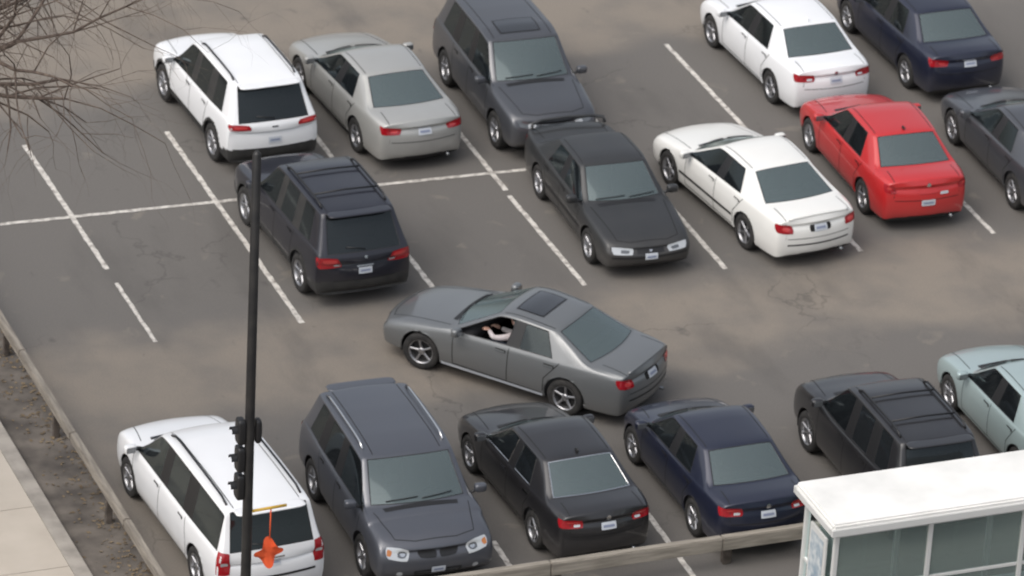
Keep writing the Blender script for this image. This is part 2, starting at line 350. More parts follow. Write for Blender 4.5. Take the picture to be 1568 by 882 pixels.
    def sl_(p,q,wd=.015,m=MSEAM,sides=(1,-1),off=.002):
        d=Vector((q[0]-p[0],q[1]-p[1])).normalized(); nn=Vector((-d.y,d.x))*wd/2
        spn([(p[0]-nn.x,p[1]-nn.y),(q[0]-nn.x,q[1]-nn.y),(q[0]+nn.x,q[1]+nn.y),(p[0]+nn.x,p[1]+nn.y)],m,0,off,sides)
    def tl_(p,q,wd=.014,m=MSEAM,off=.002):
        d=Vector((q[0]-p[0],q[1]-p[1])).normalized(); nn=Vector((-d.y,d.x))*wd/2
        tp([(p[0]-nn.x,p[1]-nn.y),(q[0]-nn.x,q[1]-nn.y),(q[0]+nn.x,q[1]+nn.y),(p[0]+nn.x,p[1]+nn.y)],m,0,off)
    S={q[0]:q for q in st}
    belt=lambda k: S[k][4]
    xb=(S['b1'][1]+S['b2'][1])/2; xc=S['c'][1]; xr=S['r1'][1]
    sl_((xb,.30),(xb,belt('b1')-.02)); sl_((xc-.12,.32),(xc-.10,belt('c')-.03)); sl_((xc-.12,.32),(sp['ra']+sp['R']+.05,.30))
    sl_((sp['ra']+sp['R']+.03,.35),(sp['ra']+sp['R']+.02,.60)); sl_((sp['ra']+sp['R']+.02,.60),(xr-.02,belt('r1')-.03))
    hm=pm if not 'chromeh' in opts else MCHROME
    for hx in (xb+.06,xr+.08):
        sl_((hx+.19,belt('b1')-.095),(hx-.01,belt('b1')-.095),.05,MSEAM,off=.003); sl_((hx+.18,belt('b1')-.095),(hx,belt('b1')-.095),.028,hm,off=.022)
    if 'mould' in opts: sl_((sp['fa']-sp['R']-.05,.50),(sp['ra']+sp['R']+.05,.50),.05,MTRIM,off=.01)
    if 'sill' in opts: sl_((sp['fa']-sp['R']-.03,.275),(sp['ra']+sp['R']+.03,.275),.05,MPLATE,off=.012)
    hy=.70*W
    xn=S['n1'][2]-.02
    tl_((xn-.12,hy*.93),(xc+.05,hy*1.12)); tl_((xn-.12,-hy*.93),(xc+.05,-hy*1.12))
    tl_((xn-.03,-.35),(xn-.03,.35)); tl_((xn-.03,.35),(xn-.12,hy*.93)); tl_((xn-.03,-.35),(xn-.12,-hy*.93))
    tp([(xc+.0,-.62*W),(xc+.0,.62*W),(xc+.10,.60*W),(xc+.10,-.60*W)],MTRIM,0,.004)
    for y0,y1 in ((-.55,-.02),(.05,.58)):
        pts=[]
        for i in range(8):
            t=i/7; yy=y0+(y1-y0)*t; xx=S['c'][2]-.02-.03*t-.05-.26*(yy/W)**2*.8
            h=bvh.ray_cast(Vector((xx,yy,3)),Vector((0,0,-1)))
            if h[0]: pts.append(h[0]+h[1]*.02)
        if len(pts)>2: tube(a,pts,.008,MTRIM,5)
    for s_ in(1,-1):
        sbox(a,(xc-.22,s_*(W+.085),belt('c')+.085),(.13,.21,.145),MTRIM if 'blackmir' in opts else pm,.55)
        sbox(a,(xc-.287,s_*(W+.085),belt('c')+.085),(.008,.165,.105),MLAMPD,.4)
        tube(a,[(xc-.19,s_*(W-.10),belt('c')+.03),(xc-.21,s_*(W+.03),belt('c')+.06)],.025,MTRIM,6)
    zf=S['n0'][5]
    if front=='std':
        rp('f',[(-13,zf-.14),(13,zf-.14),(15,zf-.03),(-15,zf-.03)],MTRIM,.2,.004)
        rp('f',[(-13,zf-.09),(13,zf-.09),(13.5,zf-.075),(-13.5,zf-.075)],MCHROME,0,.01)
        rp('f',[(-17,.27),(17,.27),(19,.37),(-19,.37)],MTRIM,.3)
        rb_('f',[(17,zf-.13),(40,zf-.09),(46,zf+.03),(17,zf-.005)],MWLAMP,.35,.007); rb_('f',[(20,zf-.10),(30,zf-.08),(30,zf-.0),(20,zf-.02)],MLAMPD,.9,.011)
        rb_('f',[(26,.30),(33,.30),(33,.37),(26,.37)],MWLAMP,.9,.006)
    elif front=='torrent':
        for s_ in(1,-1):
            c=[(1.5,zf-.17),(19,zf-.15),(23,zf-.02),(1.5,zf-.03)]; rp('f',[(p*s_,z) for p,z in c],MTRIM,.5,.006)
        rb_('f',[(29,zf-.20),(45,zf-.13),(49,zf+.05),(29,zf-.0)],MWLAMP,.45,.008); rb_('f',[(31,zf-.14),(39,zf-.12),(39,zf-.01),(31,zf-.03)],MLAMPD,.9,.012); rb_('f',[(32.5,zf-.12),(37,zf-.10),(37,zf-.03),(32.5,zf-.05)],MCHROME,.9,.015); rb_('f',[(43,zf-.10),(46,zf-.08),(47,zf+.02),(43,zf-.01)],MAMB,.6,.012)
        rp('f',[(-22,.34),(22,.34),(25,.48),(-25,.48)],MTRIM,.3); rb_('f',[(33,.40),(38,.40),(38,.48),(33,.48)],MWLAMP,.9,.007)
        for q in (.36,.40,.44): rp('f',[(-21,q),(21,q),(21,q+.012),(-21,q+.012)],MLAMPD,0,.008)
    elif front=='suv':
        rp('f',[(-19,zf-.22),(19,zf-.22),(21,zf-.04),(-21,zf-.04)],MTRIM,.3,.004)
        for q in(.19,.14,.09): rp('f',[(-19,zf-q),(19,zf-q),(19,zf-q+.014),(-19,zf-q+.014)],MLAMPD,0,.012)
        rb_('f',[(22,zf-.17),(40,zf-.10),(44,zf+.01),(22,zf-.01)],MLAMPD,.3,.008); rb_('f',[(24,zf-.14),(33,zf-.12),(33,zf-.03),(24,zf-.04)],MWLAMP,.8,.011)
        rp('f',[(-24,.36),(24,.36),(26,.48),(-26,.48)],MTRIM,.3)
    elif front=='old':
        rp('f',[(-16,zf-.11),(16,zf-.11),(16,zf-.02),(-16,zf-.02)],MTRIM,.1,.004); rp('f',[(-2,zf-.09),(2,zf-.09),(2,zf-.03),(-2,zf-.03)],MCHROME,1,.01)
        rb_('f',[(20,zf-.12),(39,zf-.11),(43,zf+.01),(20,zf-.01)],MWLAMP,.25,.007); rb_('f',[(24,zf-.10),(33,zf-.09),(33,zf-.02),(24,zf-.03)],MLAMPD,.5,.011)
        rp('f',[(-40,.455),(40,.455),(40,.485),(-40,.485)],MTRIM,0,.008); rp('f',[(-20,.27),(20,.27),(20,.34),(-20,.34)],MTRIM,.2)
        pts=[(-L/2+.30,-.72,.97),(-L/2+.24,-.70,1.06),(-L/2+.20,-.5,1.09),(-L/2+.18,0,1.10),(-L/2+.20,.5,1.09),(-L/2+.24,.70,1.06),(-L/2+.30,.72,.97)]; tube(a,pts,.032,pm,8)
    rp('f',[(-7,.43),(7,.43),(7,.53),(-7,.53)],MPLATE,.05,.016); rp('f',[(-5,.46),(5,.46),(5,.495),(-5,.495)],MPLATEB,.2,.019,)
    zt=S['t0'][5]
    if not suv:
        zt=S['t1'][5]
        xt=S['rb'][2]-.06
        tl_((xt,.70*W),(S['t1'][2]+.02,.72*W)); tl_((xt,-.70*W),(S['t1'][2]+.02,-.72*W))
        rp('r',[(-36,zt-.40),(36,zt-.40),(36,zt-.388),(-36,zt-.388)],MSEAM,0,.003)
        if tail=='gp':
            rb_('r',[(30,zt-.30),(48,zt-.27),(51,zt-.10),(34,zt-.12)],MRED,.55,.009); rb_('r',[(34,zt-.25),(42,zt-.24),(43,zt-.16),(36,zt-.17)],MREDL,.8,.013)
            rp('r',[(-13,zt-.285),(13,zt-.285),(14,zt-.16),(-14,zt-.16)],MSEAM,.3,.002)
            rp('r',[(-36,.50),(36,.50),(36,.53),(-36,.53)],MTRIM,0,.004)
            pz=zt-.28
            pts=[]
            for i in range(15):
                yy=-.62+1.24*i/14; xx=-L/2+.135+.10*(yy/W)**2; h=bvh.ray_cast(Vector((xx,yy,3)),Vector((0,0,-1)))
                if h[0]: pts.append(h[0]+Vector((0,0,.012)))
            tube(a,pts,.024,pm,8)
        elif tail=='jetta':
            rb_('r',[(26,zt-.25),(47,zt-.25),(50,zt-.10),(27,zt-.11)],MRED,.3,.008); rb_('r',[(29,zt-.16),(41,zt-.16),(41,zt-.13),(29,zt-.13)],MREDL,.5,.012); rb_('r',[(29,zt-.23),(35,zt-.23),(35,zt-.19),(29,zt-.19)],MWLAMP,.5,.012)
            rp('r',[(-2.6,zt-.16),(2.6,zt-.16),(2.6,zt-.07),(-2.6,zt-.07)],MCHROME,1,.008); pz=zt-.31
        elif tail=='red':
            rb_('r',[(35,zt-.25),(47,zt-.25),(50,zt-.09),(38,zt-.10)],MRED,.5,.008); rb_('r',[(40,zt-.19),(44,zt-.19),(45,zt-.13),(41,zt-.13)],MREDL,.9,.012)
            rp('r',[(-2.6,zt-.16),(2.6,zt-.16),(2.6,zt-.07),(-2.6,zt-.07)],MCHROME,1,.008); pz=zt-.50
            rp('r',[(-24,zt-.31),(-14,zt-.31),(-14,zt-.26),(-24,zt-.26)],MPLATE,.2,.006)
            rp('r',[(-12,zt-.27),(12,zt-.27),(11,zt-.18),(-11,zt-.18)],pm,.3,.010)
        else:
            rb_('r',[(28,zt-.24),(46,zt-.25),(50,zt-.09),(27,zt-.12)],MRED,.2,.008); rb_('r',[(31,zt-.21),(38,zt-.21),(38,zt-.15),(31,zt-.15)],MREDL,.6,.012)
            rp('r',[(-19,zt-.14),(19,zt-.14),(19,zt-.12),(-19,zt-.12)],MCHROME,0,.009); pz=zt-.27
        rp('r',[(-22,.26),(22,.26),(24,.34),(-24,.34)],MTRIM,.3,.004)
        tube(a,[(-L/2+.35,-.52,.25),(-L/2+.09,-.52,.25)],.03,MLAMPD,10)
    else:
        zg=S['rb'][5]
        rp('r',[(-34,.56),(34,.56),(34,.572),(-34,.572)],MSEAM,0,.003)
        if tail=='cherokee':
            rb_('r',[(26,zg-.13),(48,zg-.12),(51,zg-.0),(29,zg-.03)],MRED,.5,.009); rb_('r',[(31,zg-.10),(43,zg-.09),(44,zg-.045),(32,zg-.05)],MREDL,.5,.013)
            pz=.66
            rp('r',[(-4,zg-.10),(4,zg-.10),(4,zg-.07),(-4,zg-.07)],MCHROME,.3,.008)
        elif tail=='outback':
            rb_('r',[(26,zg-.24),(47,zg-.26),(51,zg-.03),(30,zg-.06)],MRED,.35,.009); rb_('r',[(30,zg-.14),(43,zg-.15),(44,zg-.07),(32,zg-.08)],MREDL,.5,.013); rb_('r',[(28,zg-.22),(35,zg-.22),(35,zg-.17),(29,zg-.17)],MWLAMP,.5,.013)
            pz=.68
            rp('r',[(-10,pz+.13),(10,pz+.13),(10,pz+.155),(-10,pz+.155)],MCHROME,.1,.012); rp('r',[(-2,zg-.10),(2,zg-.10),(2,zg-.05),(-2,zg-.05)],MCHROME,1,.012)
        elif tail=='van':
            rb_('r',[(39,zg-.38),(49,zg-.38),(50,zg+.02),(40,zg-.0)],MRED,.25,.009); rb_('r',[(41,zg-.22),(46,zg-.22),(46,zg-.16),(41,zg-.16)],MWLAMP,.3,.013)
            pz=.76; rp('r',[(-12,pz+.13),(12,pz+.13),(12,pz+.16),(-12,pz+.16)],MCHROME,.2,.012); rp('r',[(-40,.56),(40,.56),(40,.60),(-40,.60)],MTRIM,0,.01)
        else:
            rb_('r',[(33,zg-.30),(48,zg-.30),(51,zg-.02),(36,zg-.05)],MRED,.3,.009); pz=.70
        h=bvh.ray_cast(Vector((-L/2-1,0,S['rb'][5]+.06)),Vector((1,0,0)))
        if h[0]: tube(a,[h[0]+Vector((-.02,0,0)),h[0]+Vector((0.02,.34,.05))],.011,MTRIM,6)
        zz=S['rh'][5]; sbox(a,(S['rh'][2]-.06,0,zz-.022),(.26,1.20,.035),pm,.4)
    rp('r',[(-8,pz),(8,pz),(8,pz+.115),(-8,pz+.115)],MPLATE,.05,.014); rp('r',[(-6,pz+.035),(6,pz+.035),(6,pz+.075),(-6,pz+.075)],MPLATEB,.1,.017)
    if 'sunroof' in opts:
        x0=S['h'][2]-.20; tp([(x0,-.42),(x0,.42),(x0-.55,.42),(x0-.55,-.42)],MTRIM,.12,.003); tp([(x0-.03,-.39),(x0-.03,.39),(x0-.52,.39),(x0-.52,-.39)],MSUNR,.12,.006)
    if 'rails' in opts or 'railsl' in opts:
        rm=MCHROME if 'railsl' in opts else MTRIM
        for s_ in(1,-1):
            x0=S['m'][2]-.02; x1=S['rh'][2]+.22; pts=[]
            for i in range(13):
                t=i/12; xx=x0+(x1-x0)*t; h=bvh.ray_cast(Vector((xx,s_*(.60+(W-.92)*.8),3)),Vector((0,0,-1)))
                if h[0]: pts.append(h[0]+Vector((0,0,.01 if i in(0,12) else .055)))
            tube(a,pts,.019,rm,8)
            if 'bars' in opts and s_==1:
                for t in (3,9): p=pts[t]; tube(a,[p,Vector((p.x,0,p.z+.02)),Vector((p.x,-p.y,p.z))],.017,rm,8)
    if 'fin' in opts:
        xx=S['r1'][2]-.02; h=bvh.ray_cast(Vector((xx,0,3)),Vector((0,0,-1)))
        sbox(a,h[0]+Vector((0,0,.02)),(.13,.035,.08),MTRIM if 'finb' in opts else pm,.8,Matrix.Rotation(R(18),3,'Y'))
    for s_ in(1,-1): tl_((S['h'][2]-.10,s_*.575),(S['rh'][2]+.10,s_*.56),.014)
    a.obj('lamps_and_trim',par)
    b=Acc(); IN=MSEATT if 'tan' in opts else MSEAT
    box(b,(S['rh'][2]-.25,-W*.80,.26),(S['c'][2]-.15,W*.80,.30),MINN)
    sbox(b,(S['c'][2]-.26,0,belt('c')-.10),(.55,W*1.60,.26),MINN,.4)
    rs=Matrix.Rotation(R(-16),3,'Y'); sh=0.14 if suv else 0
    xs=xb+.22
    for yy in(.38,-.38):
        sbox(b,(xs+.10,yy,.46+sh),(.55,.50,.18),IN,.45); sbox(b,(xs-.22,yy,.78+sh),(.17,.48,.62),IN,.45,rs); sbox(b,(xs-.33,yy,1.13+sh),(.10,.25,.17),IN,.6,rs)
    xs2=xr+.05
    sbox(b,(xs2+.18,0,.46+sh),(.52,1.25,.20),IN,.4); sbox(b,(xs2-.15,0,.78+sh),(.17,1.25,.58),IN,.4,Matrix.Rotation(R(-24),3,'Y'))
    for yy in(.36,-.36): sbox(b,(xs2-.30,yy,1.07+sh*.9),(.10,.24,.13),IN,.6)
    if not suv: box(b,(S['rb'][2]+.05,-W*.72,.955),(xs2-.22,W*.72,.975),MINN)
    else: sbox(b,(-(L/2-.75),0,.62),(.9,1.2,.5),MINN,.3)
    for s_ in(1,-1):
        box(b,(xr-.1,s_*(W*.90)-.02,.30),(xc-.1,s_*(W*.90)+.02,belt('b1')-.05),MINN)
    sw=Matrix.Translation((xs+.58,.38,.86+sh))@Matrix.Rotation(R(-65),4,'Y')
    pts=[sw@Vector((.18*math.cos(t*math.pi/9),.18*math.sin(t*math.pi/9),0)) for t in range(19)]
    tube(b,pts,.014,MTRIM,6,False)
    for ax in (sp['fa'],sp['ra']):
        Rr=sp['R']+.006
        for s_ in(1,-1):
            n=28;vs=[];fs=[]
            for i in range(n+1):
                t=-.25+(math.pi+.5)*i/n
                for yy in (.50,W*.955): vs.append((ax+Rr*math.cos(t),s_*yy,sp['wr']+Rr*math.sin(t)))
            for i in range(n): fs.append((2*i,2*i+1,2*i+3,2*i+2))
            b.add(vs,fs,MTRIM)
            b.add([(ax+Rr*math.cos(t*math.pi/10),s_*.5,sp['wr']+Rr*math.sin(t*math.pi/10)) for t in range(20)],[tuple(range(20))],MTRIM)
    b.obj('interior',par)
    wm=wheel_mesh(sp['wr'],wheel)
    for ax,stw in ((sp['fa'],1),(sp['ra'],0)):
        for s_ in(1,-1):
            o=bpy.data.objects.new('wheel',wm); scene.collection.objects.link(o); o.parent=par
            o.location=(ax,s_*(W-.125),sp['wr']); o.rotation_euler=(0,random.random()*3,0 if s_>0 else math.pi)
            if stw and 'steer' in opts: o.rotation_euler[2]+=R(8)
    return par
P_white=paint('paint_white',(.78,.79,.80),0,.24); P_white2=paint('paint_ivory',(.77,.765,.73),0,.24)
P_silver=paint('paint_silver',(.42,.42,.40),.4,.35); P_dgray=paint('paint_dark_gray',(.062,.067,.078),.4,.35)
P_gray=paint('paint_gray',(.155,.165,.17),.45,.35,.42); P_black=paint('paint_black',(.008,.008,.010),.1,.2); P_navy=paint('paint_navy',(.008,.012,.032),.3,.2)
P_red=paint('paint_red',(.47,.014,.016),.05,.14); P_teal=paint('paint_teal',(.36,.45,.45),.3,.25); P_tgray=paint('paint_slate',(.075,.082,.10),.4,.35)
P_oblack=paint('paint_faded_black',(.016,.018,.02),.1,.35,.45,.35); P_out=paint('paint_midnight',(.008,.009,.018),.3,.2)
build_car('parked_suv',T_suv(4.62,1.73,.925,1.02,.10),P_white,4.03,3.12,92.1,tail='cherokee',opts=('clad','rails'),wheel='7')
build_car('parked_car',T_gp(),P_silver,6.72,2.78,93.1,tail='other',wheel='5')
build_car('parked_suv',T_suv(4.75,1.74,.94,1.03),P_dgray,9.43,2.38,-91,front='suv',opts=('sunroof',),wheel='5')
build_car('parked_car',T_jetta(),P_white,15.19,2.75,92.6,tail='jetta',opts=('fin',),wheel='5')
build_car('parked_car',T_jetta(),P_navy,18.08,2.72,91,tail='other',wheel='7')
build_car('parked_suv',T_suv(4.70,1.74,.93,1.0,.12),P_out,3.88,-2.28,91.9,tail='outback',opts=('rails','bars','clad'),wheel='5')
build_car('parked_car',T_old(),P_oblack,9.36,-2.52,-91.6,front='old',opts=('mould',),wheel='cap')
build_car('parked_car',T_gp(),P_white2,12.16,-2.75,97,tail='gp',opts=('mould',),wheel='5')
build_car('parked_car',T_jetta(),P_red,15.06,-2.14,88,tail='red',opts=('fin','finb'),wheel='5')
build_car('parked_car',T_gp(),P_dgray,17.91,-2.60,88.5,tail='other',wheel='7')
GP=build_car('moving_car',T_gp(),P_gray,5.79,-7.60,129.0,tail='gp',opts=('sunroof','openwin','steer','sill'),wheel='5')
GP.scale=(1.025,1.02,1.02)
build_car('parked_minivan',T_van(),P_white,-1.06,-11.40,93,tail='van',opts=('rails',),wheel='7')
build_car('parked_suv',T_suv(4.5,1.74,1.03,1.05,0,1.2,.86,.08),P_tgray,1.80,-12.05,-91.0,front='torrent',opts=('railsl',),wheel='5')
build_car('parked_car',T_jetta(),P_black,4.60,-11.97,92.6,tail='jetta',opts=('fin','chromeh','finb'),wheel='5',trim=MCHROME)
build_car('parked_car',T_jetta(.28),P_navy,7.33,-12.32,91.1,tail='jetta',wheel='7')
build_car('parked_suv',T_suv(4.6,1.80,.91,1.12,.1),P_black,10.35,-12.80,90,opts=('rails','bars'),wheel='7')
build_car('parked_car',T_jetta(),P_teal,13.33,-12.18,90,wheel='7')
# ------------------------------------------------------------ driver
MSKIN=mat('skin',(.50,.30,.23),.55); MSHIRT=noisy('shirt',(.44,.39,.39),(.54,.49,.49),8,.9); MHAIR=mat('hair',(.03,.02,.015),.7); MPANT=mat('trousers',(.04,.05,.08),.9); MEYE=mat('eye',(.02,.015,.01),.2)
drv=empty('driver',(5.79,-7.60,.004),R(129.0))
def skin(name,vs,es,rad,m,par,root=0):
    me=bpy.data.meshes.new(name); me.from_pydata(vs,es,[]); o=bpy.data.objects.new(name,me); scene.collection.objects.link(o); o.parent=par
    md=o.modifiers.new('k','SKIN'); 
    for i,r in enumerate(rad):
        rr=r if isinstance(r,tuple) else (r,r)
        me.skin_vertices[0].data[i].radius=rr
    me.skin_vertices[0].data[root].use_root=True; md.use_smooth_shade=True
    s=o.modifiers.new('s','SUBSURF'); s.levels=2; s.render_levels=2; me.materials.append(m); return o
dx=.06
def D(*v): return (v[0]+dx,v[1],v[2])
skin('torso_and_arms',[D(-.05,.38,.58),D(-.10,.38,.74),D(-.13,.38,.92),D(-.13,.38,1.03),D(-.13,.56,.985),D(.02,.72,.975),D(.13,.79,.99),D(.27,.68,1.04),D(-.13,.20,.985),D(.05,.14,.80),D(.28,.24,.88)],
 [(0,1),(1,2),(2,3),(2,4),(4,5),(5,6),(6,7),(2,8),(8,9),(9,10)],[(.14,.17),(.13,.16),(.12,.18),.07,.075,.058,.048,.038,.075,.058,.045],MSHIRT,drv)
skin('legs',[D(-.05,.38,.54),D(.02,.48,.54),D(.42,.50,.60),D(.72,.48,.36),D(.02,.28,.54),D(.42,.27,.60),D(.74,.28,.36)],[(0,1),(1,2),(2,3),(0,4),(4,5),(5,6)],[.13,.095,.07,.05,.095,.07,.05],MPANT,drv)
h=Acc(); hc=D(-.10,.38,1.215)
tube(h,[D(-.13,.38,1.02),D(-.115,.38,1.14)],[.055,.05],MSKIN,12)
sbox(h,hc,(.19,.155,.235),MSKIN,.85,None,20,14)
sbox(h,(hc[0]+.098,hc[1],hc[2]-.012),(.035,.028,.045),MSKIN,.9)
for s_ in(1,-1):
    sbox(h,(hc[0],hc[1]+s_*.079,hc[2]-.005),(.04,.016,.058),MSKIN,.9); sbox(h,(hc[0]+.084,hc[1]+s_*.032,hc[2]+.012),(.016,.026,.014),MEYE,.9)
sbox(h,(hc[0]+.083,hc[1],hc[2]-.062),(.014,.05,.012),mat('lips',(.35,.12,.1),.5),.9)
sbox(h,(hc[0]-.02,hc[1],hc[2]+.035),(.20,.175,.20),MHAIR,.85,None,20,14)
h.obj('head',drv)
def hand(c,d,u,sd_):
    a=Acc(); c=Vector(c); d=Vector(d).normalized(); u=Vector(u).normalized(); s=d.cross(u)*sd_; u=s.cross(d)*sd_
    rot=Matrix((d,s,u)).transposed()
    sbox(a,c+d*.045,(.10,.085,.03),MSKIN,.6,rot)
    for k,(o,l) in enumerate(((-.031,.07),(-.011,.082),(.010,.077),(.030,.06))):
        p=c+d*.09+s*o; q=p+d*l*.45-u*.006; r=q+d*l*.3-u*.022; t=r+d*l*.12-u*.024
        tube(a,[p-d*.02,p,q,r,t],[.009,.0095,.009,.008,.006],MSKIN,8)
    p=c+d*.02+s*(-.038); tube(a,[p,p+d*.03-s*.022,p+d*.058-s*.026-u*.008],[.012,.011,.008],MSKIN,8)
    return a
hand(D(.28,.675,1.04),(.8,-.35,.0),(0,0,1),1).obj('left_hand',drv)
hand(D(.30,.25,.885),(.9,.1,.25),(0,0,1),-1).obj('right_hand',drv)
# ------------------------------------------------------------ ground
def groundmat():
    m=mat('asphalt',(.14,.13,.11),.88); L=m.node_tree.links; b=m.node_tree.nodes['Principled BSDF']
    tc=N(m,'ShaderNodeTexCoord'); P=tc.outputs['Object']
    def noise(sc,det=6,dist=0,stretch=None,rough=.55):
        n=N(m,'ShaderNodeTexNoise'); n.inputs['Scale'].default_value=sc; n.inputs['Detail'].default_value=det; n.inputs['Distortion'].default_value=dist; n.inputs['Roughness'].default_value=rough
        if stretch:
            mp=N(m,'ShaderNodeMapping'); mp.inputs['Scale'].default_value=stretch; mp.inputs['Rotation'].default_value=(0,0,.06); L.new(P,mp.inputs[0]); L.new(mp.outputs[0],n.inputs['Vector'])
        else: L.new(P,n.inputs['Vector'])
        return n.outputs[0]
    def mr(i,a,b_,c=0,d=1,sm=True):
        n=N(m,'ShaderNodeMapRange'); n.interpolation_type='SMOOTHSTEP' if sm else 'LINEAR'
        for k,v in zip((1,2,3,4),(a,b_,c,d)): n.inputs[k].default_value=v
        L.new(i,n.inputs[0]); return n.outputs[0]
    def ma(op,a,b_):
        n=N(m,'ShaderNodeMath',operation=op)
        for k,v in ((0,a),(1,b_)):
            if isinstance(v,(int,float)): n.inputs[k].default_value=v
            else: L.new(v,n.inputs[k])
        return n.outputs[0]
    def mix(f,a,b_):
        n=N(m,'ShaderNodeMix',data_type='RGBA')
        if isinstance(f,(int,float)): n.inputs[0].default_value=f
        else: L.new(f,n.inputs[0])
        for k,v in ((6,a),(7,b_)):
            if isinstance(v,tuple): n.inputs[k].default_value=(*v,1)
            else: L.new(v,n.inputs[k])
        return n.outputs[2]
    sx=N(m,'ShaderNodeSeparateXYZ'); L.new(P,sx.inputs[0]); Y=sx.outputs[1]; X=sx.outputs[0]
    yw=ma('ADD',Y,ma('MULTIPLY',ma('SUBTRACT',noise(.35,4),.5),3.5))
    aisle=ma('MULTIPLY',mr(yw,-8.6,-7.2),mr(yw,-5.6,-4.2,1,0))
    far=mr(yw,3.9,5.6)
    left=mr(X,1.2,-2.2); lowl=ma('MULTIPLY',left,mr(Y,-3.5,-6))
    f=ma('MAXIMUM',ma('MAXIMUM',aisle,far),ma('MULTIPLY',lowl,.7))
    f=ma('MULTIPLY',f,mr(noise(.8,7),.25,.6,.45,1))
    col=mix(f,(.128,.119,.109),(.215,.186,.153))
    col=mix(mr(noise(.55,8,0,(1,.35,1)),.52,.68,0,.5),col,(.085,.079,.073))
    col=mix(mr(noise(1.3,6,.6),.62,.72,0,.4),col,(.225,.198,.162))
    col=mix(mr(noise(2.1,3,0,(1,.6,1)),.66,.76,0,.5),col,(.055,.051,.048))
    g1=noise(34,3); col=mix(mr(g1,.35,.65,0,.18,False),col,(.05,.048,.045)); col=mix(mr(noise(60,2),.58,.75,0,.18,False),col,(.34,.31,.27))
    nv=N(m,'ShaderNodeTexNoise'); nv.inputs['Scale'].default_value=.8; nv.inputs['Detail'].default_value=6; L.new(P,nv.inputs['Vector'])
    va=N(m,'ShaderNodeVectorMath',operation='SCALE'); va.inputs[3].default_value=2.2; L.new(nv.outputs['Color'],va.inputs[0])
    vb=N(m,'ShaderNodeVectorMath',operation='ADD'); L.new(P,vb.inputs[0]); L.new(va.outputs[0],vb.inputs[1])
    vo=N(m,'ShaderNodeTexVoronoi',feature='DISTANCE_TO_EDGE'); vo.inputs['Scale'].default_value=.13; L.new(vb.outputs[0],vo.inputs['Vector'])
    cr_=ma('MULTIPLY',mr(vo.outputs[0],.0,.005,1,0),mr(noise(.3,2),.45,.58,0,.4))
    col=mix(cr_,col,(.05,.046,.042))
    L.new(col,b.inputs['Base Color'])
    bp=N(m,'ShaderNodeBump'); bp.inputs['Strength'].default_value=.35; bp.inputs['Distance'].default_value=.01; L.new(g1,bp.inputs['Height']); L.new(bp.outputs[0],b.inputs['Normal'])
    return m
g=Acc(); g.add([(-600,-600,0),(600,-600,0),(600,600,0),(-600,600,0)],[(0,1,2,3)],groundmat()); g.obj('ground')
ml=mat('road_paint',(.6,.58,.54),.7); Lk=ml.node_tree.links; b=ml.node_tree.nodes['Principled BSDF']
tc=N(ml,'ShaderNodeTexCoord'); n=N(ml,'ShaderNodeTexNoise'); n.inputs['Scale'].default_value=7; n.inputs['Detail'].default_value=9; n.inputs['Roughness'].default_value=.7; Lk.new(tc.outputs['Object'],n.inputs['Vector'])
r=N(ml,'ShaderNodeValToRGB'); r.color_ramp.elements[0].position=.35; r.color_ramp.elements[1].position=.55; r.color_ramp.elements[0].color=(.20,.18,.16,1); r.color_ramp.elements[1].color=(.60,.57,.52,1); Lk.new(n.outputs[0],r.inputs[0]); Lk.new(r.outputs[0],b.inputs['Base Color'])
l=Acc()
def strip(x0,y0,x1,y1,wd=.10,z=.004):
    d=Vector((x1-x0,y1-y0)).normalized(); nn=Vector((-d.y,d.x)); vs=[];fs=[]; Ln=math.hypot(x1-x0,y1-y0); k=max(2,int(Ln/.12))
    for i in range(k+1):
        t=i/k; p=Vector((x0+(x1-x0)*t,y0+(y1-y0)*t))+nn*random.uniform(-.006,.006)
        ww=wd/2*random.uniform(.86,1.08)
        vs+=[(p.x-nn.x*ww,p.y-nn.y*ww,z),(p.x+nn.x*ww,p.y+nn.y*ww,z)]
    for i in range(k): fs.append((2*i,2*i+1,2*i+3,2*i+2))
    l.add(vs,fs,ml)
strip(0,3.23,0,-1.99); strip(0,-2.54,-.0,-4.84,.075); strip(2.74,3.12,2.70,-4.84); strip(5.4,3.3,5.4,-4.86)
strip(8.1,3.3,8.07,-.83); strip(8.05,-1.05,8.08,-4.78); strip(10.8,3.4,10.8,-4.84); strip(13.45,4.44,13.5,-4.82); strip(16.2,1.4,16.2,-4.8); strip(18.9,1.4,18.9,-4.8); strip(21.6,4.4,21.6,-4.8)
strip(3.50,-7.35,3.47,-9.0); strip(3.24,-12.9,3.17,-15); strip(6.05,-12.6,5.98,-15.2)
strip(-1.95,.21,8.75,-.11,.10,.008)
l.obj('parking_lines',smooth=False)
# ------------------------------------------------------------ verge, curb, pavement
MSOIL=noisy('dirt_verge',(.06,.052,.045),(.15,.13,.11),1.6,.95,10,.6); MCONC=noisy('pavement_concrete',(.38,.335,.28),(.47,.42,.355),.9,.9,9,.2,lo=.3,hi=.7); MCURB=noisy('curb_concrete',(.22,.20,.175),(.34,.31,.27),2.5,.9,8)
v=Acc(); v.add([(-3.45,-40,.006),(-2.35,-40,.006),(-2.35,40,.006),(-3.45,40,.006)],[(0,1,2,3)],MSOIL); v.obj('dirt_verge')
c=Acc(); box(c,(-3.72,-40,-.05),(-3.45,40,.12),MCURB); c.obj('curb',smooth=False)
p=Acc()
for i in range(40):
    y0=-40+i*2.0; box(p,(-7.2,y0+.008,-.05),(-3.725,y0+1.992,.115),MCONC)
p.obj('pavement',smooth=False)
ML=noisy('dry_leaves',(.10,.07,.04),(.20,.15,.09),3,.9); a=Acc()
